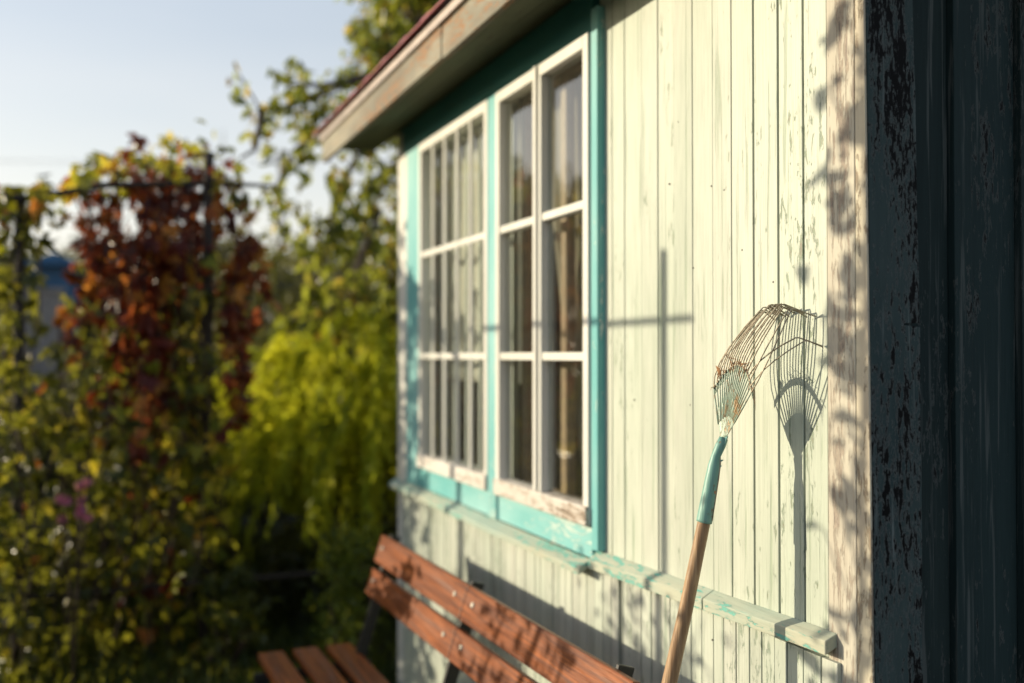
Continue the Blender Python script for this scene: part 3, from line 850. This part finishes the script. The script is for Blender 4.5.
# ------------------------------------------------------------------ fruit tree with hanging branches
tree = empty('fruit_tree', (2.55, 6.9, 0), label='leafy fruit tree with branches hanging over the house roof', cat='tree')
tk = MB().tube([(2.55, 6.9, -.05), (2.50, 6.85, 1.2), (2.42, 6.8, 2.2), (2.2, 6.7, 3.2), (2.0, 6.6, 4.3), (1.9, 6.6, 5.2)], [.13, .11, .10, .08, .05, .02], 12)
tk.build('trunk', M['bark'], tree, smooth=True)
br_ = MB(); LP = []
def branch(pts, dens, spread, twig=.22, rad=.018):
    """pts: (px, py, Y) along the branch"""
    w = [onY(*p) for p in pts]
    br_.tube(w, [rad*(1-.8*i/(len(w)-1)) + .003 for i in range(len(w))], 6)
    seg = [(w[i+1]-w[i]).length for i in range(len(w)-1)]; tot = sum(seg)
    for k in range(int(tot*dens)):
        s = rnd.random()**.75*tot; i = 0
        while i < len(seg)-1 and s > seg[i]: s -= seg[i]; i += 1
        p = w[i].lerp(w[i+1], s/seg[i])
        dd = Vector((rnd.gauss(0, 1), rnd.gauss(0, 1), rnd.gauss(-.5, .8))).normalized()
        e = p + dd*twig*rnd.uniform(.3, 1)*spread
        br_.tube([p, e], [.004, .002], 4)
        for q in range(rnd.randint(4, 8)): LP.append(tuple(p.lerp(e, rnd.uniform(.3, 1.1)) + Vector((rnd.gauss(0, .03), rnd.gauss(0, .03), rnd.gauss(0, .03)))))
branch([(470, -90, 6.6), (420, 20, 6.4), (370, 75, 6.1), (310, 100, 5.9), (262, 112, 5.8), (240, 76, 5.75)], 15, 1.0)
branch([(262, 112, 5.8), (255, 150, 5.8), (236, 158, 5.8)][:2]+[(240, 158, 5.8)], 6, .6)
branch([(370, 75, 6.1), (325, 85, 6.0), (290, 85, 6.0), (275, 72, 6.0)], 26, 1.0)
branch([(440, -60, 6.5), (410, 10, 6.4), (380, 40, 6.3), (350, 30, 6.2)], 40, 1.3)
branch([(460, -80, 6.8), (430, 0, 6.8), (395, 60, 6.8), (360, 110, 6.7)], 45, 1.4)
branch([(480, -60, 6.9), (440, 40, 6.9), (400, 20, 6.9), (370, -10, 6.9)], 40, 1.5)
branch([(400, 60, 6.3), (330, 120, 6.1), (295, 150, 6.0), (275, 190, 5.95), (285, 235, 5.9)], 20, .9)
branch([(420, 60, 6.3), (360, 150, 6.2), (335, 200, 6.1), (325, 240, 6.05)], 34, 1.1)
branch([(430, 100, 6.6), (390, 170, 6.5), (365, 230, 6.3), (352, 280, 6.2), (345, 320, 6.1)], 40, 1.2)
branch([(450, 120, 6.7), (415, 190, 6.6), (395, 250, 6.5), (385, 310, 6.3)], 46, 1.3)
branch([(470, 150, 6.7), (425, 220, 6.6), (400, 280, 6.4), (392, 335, 6.2)], 40, 1.2)
branch([(385, 170, 6.3), (345, 220, 6.1), (322, 262, 6.0), (312, 300, 6.0)], 26, .9)
branch([(380, 210, 6.3), (350, 290, 6.1), (318, 318, 6.0), (292, 320, 6.0)], 24, .8)
for k in range(12):
    branch([(430+rnd.uniform(-10, 40), -120, 6.8), (410+rnd.uniform(-30, 60), -40+rnd.uniform(-60, 40), 6.8+rnd.uniform(-.6, .8)), (390+rnd.uniform(-50, 90), rnd.uniform(-140, 30), 6.8+rnd.uniform(-1, 1))], 34, 1.6)
for w in ([(2.42, 6.8, 2.2), onY(450, 120, 6.7)], [(2.2, 6.7, 3.2), onY(440, -60, 6.5)], [(2.2, 6.7, 3.1), onY(420, 60, 6.3)], [(2.1, 6.65, 3.8), onY(430, -120, 6.8)], [(2.45, 6.8, 2.0), onY(470, 150, 6.7)]):
    br_.tube([Vector(w[0]), Vector(w[0]).lerp(w[1], .5)+Vector((0, 0, .08)), w[1]], [.045, .035, .02], 8)
br_.build('limbs', M['bark'], tree, smooth=True)
P = np.array(LP); n = len(P)
D = rand_unit(n)*.75; D[:, 2] -= .8
L = rng.uniform(.06, .095, n)
link('foliage', leaf_mesh('foliage', P, D, rand_unit(n), L, L*.55), M['l_tree'], tree)

# ------------------------------------------------------------------ shrubs and flowers behind the arbor
bush('shrub', (.55, 4.95, .16), (.16, .3, .3), 500, .05, M['l_green'], 'low green plant at the foot of the arbor post', clumps=10)
bush('shrub', (1.04, 4.55, .42), (.13, .2, .42), 1600, .035, M['l_fresh'], 'small bright green shrub at the corner of the house behind the bench', clumps=18)
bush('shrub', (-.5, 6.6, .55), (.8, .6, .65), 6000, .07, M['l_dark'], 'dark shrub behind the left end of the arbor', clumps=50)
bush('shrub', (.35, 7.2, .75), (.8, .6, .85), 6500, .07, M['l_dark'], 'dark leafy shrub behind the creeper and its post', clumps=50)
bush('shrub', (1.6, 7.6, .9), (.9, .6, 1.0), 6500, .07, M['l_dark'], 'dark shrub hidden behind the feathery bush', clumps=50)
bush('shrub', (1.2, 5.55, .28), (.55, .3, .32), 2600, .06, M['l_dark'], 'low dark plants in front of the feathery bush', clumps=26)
bush('shrub', (1.05, 9.5, 1.3), (.75, .7, 1.0), 6000, .08, M['l_olive'], 'olive shrub between the creeper and the fruit tree', clumps=46)
bush('shrub', (2.2, 10.5, 1.4), (1.1, .8, 1.2), 7000, .09, M['l_olive'], 'brownish olive shrub behind the hanging fruit tree branches', clumps=50)
bush('shrub', (-.1, 11.0, .6), (1.0, .8, .65), 5000, .09, M['l_green'], 'green bush in front of the blue shed', clumps=46)
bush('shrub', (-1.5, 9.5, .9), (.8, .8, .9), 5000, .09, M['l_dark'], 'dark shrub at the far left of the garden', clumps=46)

def flower(name, x, y, z, n, mat, label, sz=.03):
    root = empty(name, (x, y, 0), label=label, cat='flower')
    st = MB()
    for k in range(n):
        p = np.array([x+rnd.gauss(0, .05), y+rnd.gauss(0, .05), z+rnd.gauss(0, .06)])
        st.tube([(x, y, 0), (x+(p[0]-x)*.4, y, z*.6), tuple(p)], .003, 4)
        w = np.arange(14)/14*2*math.pi
        D = np.stack([np.cos(w), np.sin(w)*.6-.5, np.sin(w)*.8], 1)
        link('blossom', leaf_mesh('blossom', np.repeat(p[None], 14, 0), D, rand_unit(14), sz, sz*.4), M[mat], root)
    st.build('stem', M['stem'], root)
p = onY(74, 497, 4.8); flower('pink_flower', p.x, p.y, p.z, 9, 'petal', 'pink garden asters blooming low behind the creeper')
p = onY(66, 318, 5.6); flower('orange_flower', p.x, p.y, p.z, 5, 'orange', 'orange blossoms seen through the gap in the creeper', .035)

# grass
n = 26000
gx_ = rng.uniform(-1.2, 3.2, n); gy_ = rng.uniform(3.2, 8.5, n)
ok = ~((gx_ > 1.15) & (gy_ < 4.35)); gx_, gy_ = gx_[ok], gy_[ok]; n = len(gx_)
P = np.stack([gx_, gy_, np.full(n, -.015)], 1); D = rand_unit(n)*.45; D[:, 2] = 1
L = rng.uniform(.05, .15, n)
tag(link('grass', leaf_mesh('grass', P, D, rand_unit(n), L, L*.07), M['grass']), 'short dark grass round the bench and arbor', 'grass', kind='stuff')

# ------------------------------------------------------------------ far things
# blue shed and grey fence seen through the creeper
sy = 17.0
a = onY(32, 288, sy); b = onY(76, 244, sy)
shed = empty('blue_shed', ((a.x+b.x)/2, sy+1, 0), label='blue painted shed seen through the gap in the creeper', cat='shed')
mb = MB(); x = a.x
while x < b.x - .02:
    mb.box(x, x+.115, sy, sy+.03, 0, b.z-.35); x += .12
mb.box(a.x, b.x, sy+.03, sy+2.4, 0, b.z-.36)
mb.build('wall', M['blue'], shed)
MB().prism([Vector((a.x-.2, sy-.2, b.z-.35)), Vector((b.x+.2, sy-.2, b.z-.35)), Vector(((a.x+b.x)/2, sy-.2, b.z-.15))], (0, 2.9, 0)).build('roof', M['blue'], shed)
MB().box(a.x+.35, a.x+.95, sy-.03, sy-.002, 0, 1.7).build('door', M['greyb'], shed)
fy = 13.0; a = onY(12, 340, fy); b = onY(62, 288, fy)
f = empty('board_fence', ((a.x+b.x)/2, fy, 0), label='low grey board fence in front of the blue shed', cat='fence')
mb = MB(); x = a.x
while x < b.x: mb.box(x, x+.13, fy, fy+.025, .0, b.z-.05); x += .133
mb.build('boards', M['greyb'], f); MB().box(a.x, b.x+.05, fy-.04, fy-.002, b.z-.05, b.z).build('rail', M['greyb'], f)
# poles
def pole(px, pyt, y, r, label, arm=False):
    t = onY(px, pyt, y)
    o = empty('utility_pole', (t.x, y, 0), label=label, cat='utility pole')
    MB().tube([(t.x, y, -.1), (t.x, y, t.z)], [r, r*.7], 10).build('pole', M['pole'], o, smooth=True)
    if arm:
        MB().box(t.x-.6, t.x+.6, y-.06, y+.06, t.z-.55, t.z-.43).build('crossarm', M['pole'], o)
    return t
t1 = pole(281, 150, 40, .13, 'grey utility pole standing in the gap left of the fruit tree', True)
t2 = pole(223, 131, 60, .05, 'thin mast rising above the top of the creeper')
for dx, nm in ((-.55, 'upper'), (.55, 'lower')):
    pts = []
    s_ = Vector((t1.x+dx, 40, t1.z-.42)); e_ = Vector((t1.x-38+dx, 52, t1.z+1.2))
    for k in range(21):
        u = k/20; q = s_.lerp(e_, u); q.z -= 1.6*4*u*(1-u)*.5; pts.append(q)
    tag(MB().tube(pts, .006, 4).build('power_line', M['wire']), 'thin dark power line leaving the utility pole', 'power line', group='power lines on the utility pole')
# hills and woods
hm = MB(); nx = 80
for j, (yy, hh) in enumerate(((70, 0), (95, 3.0), (140, 7.5), (220, 12), (380, 16))):
    for i in range(nx+1):
        x = -260 + 560*i/nx
        hm.v.append((x, yy, -.1 + hh*(.8 + .25*math.sin(x*.031+1.0) + .12*math.sin(x*.083))))
for j in range(4):
    for i in range(nx):
        a_ = j*(nx+1)+i; hm.f.append((a_, a_+1, a_+nx+2, a_+nx+1))
M['hill'] = plain('far_hill', (.05, .06, .03), .95, .4, .1)
tag(hm.build('hills', M['hill'], smooth=True), 'low wooded hills on the horizon', 'hills', kind='structure')
def woods(name, n, xr, yr, hfun, leaf, mat, label):
    tx = rng.uniform(*xr, 220); ty = rng.uniform(*yr, 220); th = hfun(tx, ty)
    w = rng.integers(0, 220, n)
    P = np.stack([tx[w], ty[w], np.zeros(n)], 1)
    u = rand_unit(n) * (rng.random((n, 1))**.4)
    P[:, 0] += u[:, 0]*th[w]*.34; P[:, 1] += u[:, 1]*th[w]*.34; P[:, 2] = th[w]*(.56 + u[:, 2]*.46)
    L = rng.uniform(.6, 1.3, n)*leaf
    tag(link(name, leaf_mesh(name, P, rand_unit(n), rand_unit(n), L, L*.7, tone=np.clip(rng.random(220)[w]*.6+rng.random(n)*.4, 0, 1)), M[mat]), label, 'woods', kind='stuff')
woods('far_woods', 60000, (-25, 48), (42, 66), lambda x, y: (4.4 + rng.random(220)*1.8 + .035*np.clip(x, 0, 60)) * (y/50), .55, 'l_olive', 'mass of distant trees along the horizon')
def far_tree(x, y, h, w, n, mat, label, leaf=.16, group=None):
    root = empty('garden_tree', (x, y, 0), label=label, cat='tree', group=group)
    MB().tube([(x, y, -.05), (x+.05, y, h*.3), (x, y, h*.75)], [.05+h*.018, .04+h*.012, .02], 8).build('trunk', M['bark'], root, smooth=True)
    nc = 46
    cc = rand_unit(nc)*(rng.random((nc, 1))**.4)*np.array([w, w, h*.40]) + np.array([x, y, h*.58])
    k = rng.integers(0, nc, n)
    P = cc[k] + rng.normal(size=(n, 3))*w*.17
    P[:, 2] = np.clip(P[:, 2], .2, None)
    D = rand_unit(n); D[:, 2] -= .3; L = leaf*rng.uniform(.7, 1.3, n)
    link('crown', leaf_mesh('crown', P, D, rand_unit(n), L, L*.6, tone=np.clip(rng.random(nc)[k]*.5+rng.random(n)*.5, 0, 1)), M[mat], root)
    return root
far_tree(2.0, 16, 3.3, 1.5, 6000, 'l_olive', 'olive tree below the utility pole')
far_tree(4.2, 19, 3.9, 1.9, 6000, 'l_green', 'green tree behind the branches of the fruit tree')
far_tree(.3, 22, 3.6, 1.8, 6000, 'l_dark', 'dark tree beyond the middle of the creeper')
far_tree(-2.6, 24, 3.7, 1.7, 6000, 'l_olive', 'olive tree beyond the left end of the creeper')
# trees to the left of the view that the panes mirror
for i, (x, y, h) in enumerate(((-4.2, 15.5, 4.4), (-6.6, 17.5, 5.2), (-9.0, 16.5, 4.3), (-7.5, 21, 5.6), (-3.2, 19, 4.6))):
    far_tree(x, y, h, 1.7, 4500, 'l_dark', 'dark garden tree standing beyond the left edge of the view', .2, group='trees beyond the left edge')
# unseen shrubs added on the left to shade the lower garden from the low sun
for i, (x, y, h) in enumerate(((-3.6, 8.5, 1.75), (-3.5, 9.4, 2.0), (-3.3, 10.3, 2.0), (-3.6, 11.8, 2.2))):
    bush('shade_shrub', (x, y, h*.5), (.85, .85, h*.5), 4200, .10, M['l_dark'], 'dark shrub added beyond the view to shade the lower garden', group='unseen shade shrubs beyond the left edge', clumps=46)

# ------------------------------------------------------------------ things just left of the view whose shadows fall on the wall
s_ = 2.05
def up_sun(p, s): return Vector((p[0] - s, p[1] + .7*s, p[2] + .28*s))
tp = up_sun((1.2, 2.006, 1.744), s_)
tr = empty('pipe_trellis', (tp.x, tp.y, 0), label='grey pipe trellis standing left of the bench outside the view', cat='trellis')
MB().tube([(tp.x, tp.y, -.05), tuple(tp)], .013, 8).build('post', M['trellis'], tr)
ra = up_sun((1.2, 1.871, 1.577), s_); rb = up_sun((1.2, 3.75, 1.575), s_)
MB().tube([tuple(ra+Vector((.014, 0, 0))), tuple(rb+Vector((.014, 0, 0)))], .009, 8).build('rail', M['trellis'], tr)
MB().tube([(rb.x, rb.y, -.05), (rb.x, rb.y, rb.z+.1)], .010, 8).build('post', M['trellis'], tr)
# climbing plant whose leaves dapple the corner board
def climber(x, y, z0, z1, n, w, sz, label, mat='l_green'):
    root = empty('climbing_plant', (x, y, 0), label=label, cat='climber')
    st = MB().tube([(x, y, -.02), (x+.02, y, 1.2), (x-.02, y, z1*.7), (x, y, z1)], [.012, .010, .007, .004], 6)
    z = rng.uniform(z0, z1, n); P = np.stack([x + rng.normal(size=n)*w, y + rng.normal(size=n)*w, z], 1)
    D = rand_unit(n); D[:, 2] -= .5
    L = sz*rng.uniform(.6, 1.2, n)
    link('foliage', leaf_mesh('foliage', P, D, rand_unit(n), L, L*.6), M[mat], root)
    for k in range(30):
        i = rng.integers(0, n); st.tube([(x, y, max(0, P[i, 2]-.12)), tuple(P[i])], .003, 4)
    st.build('stem', M['stem'], root)
c = up_sun((1.2, 1.345, 0), 1.8)
climber(c.x, c.y, .5, 3.2, 270, .05, .075, 'slender climbing plant on a cane left of the rake outside the view')
c = up_sun((1.2, 1.9, 0), 2.9)
climber(c.x, c.y, .6, 1.75, 60, .12, .05, 'thin leafy stalk left of the bench outside the view')
c = up_sun((1.0, 2.35, 0), 2.3)  # unseen stalk added to break up the sun on the bench back
climber(c.x, c.y, .3, 1.66, 210, .09, .06, 'leafy stalk added out of view to dapple the middle of the bench')
c = up_sun((1.0, 2.95, 0), 2.5)  # off-view shrub added to throw shade towards the bench
bush('shrub', (c.x, c.y, .72), (.22, .22, .66), 700, .06, M['l_green'], 'green shrub added outside the view to shade the bench', clumps=24)
c = up_sun((.93, 3.27, 0), 1.62)  # dense unseen shrub, added and sized to darken the far bench end
bush('shrub', (c.x, c.y, .66), (.22, .28, .61), 4200, .065, M['l_green'], 'leafy green shrub added out of view to shade the far end of the bench', clumps=40)
c = up_sun((1.0, 2.0, 0), 2.0)  # one more unseen stalk, added for dapple on the near slats
climber(c.x, c.y, .3, 1.5, 90, .07, .05, 'thin leafy stalk added out of view to dapple the near end of the bench')
c = up_sun((1.17, 3.98, 0), 1.9)  # unseen vine added for leaf shade on the far window post
climber(c.x, c.y, 1.45, 2.35, 120, .07, .075, 'leafy vine on a cane added outside the view to dapple the far window post')
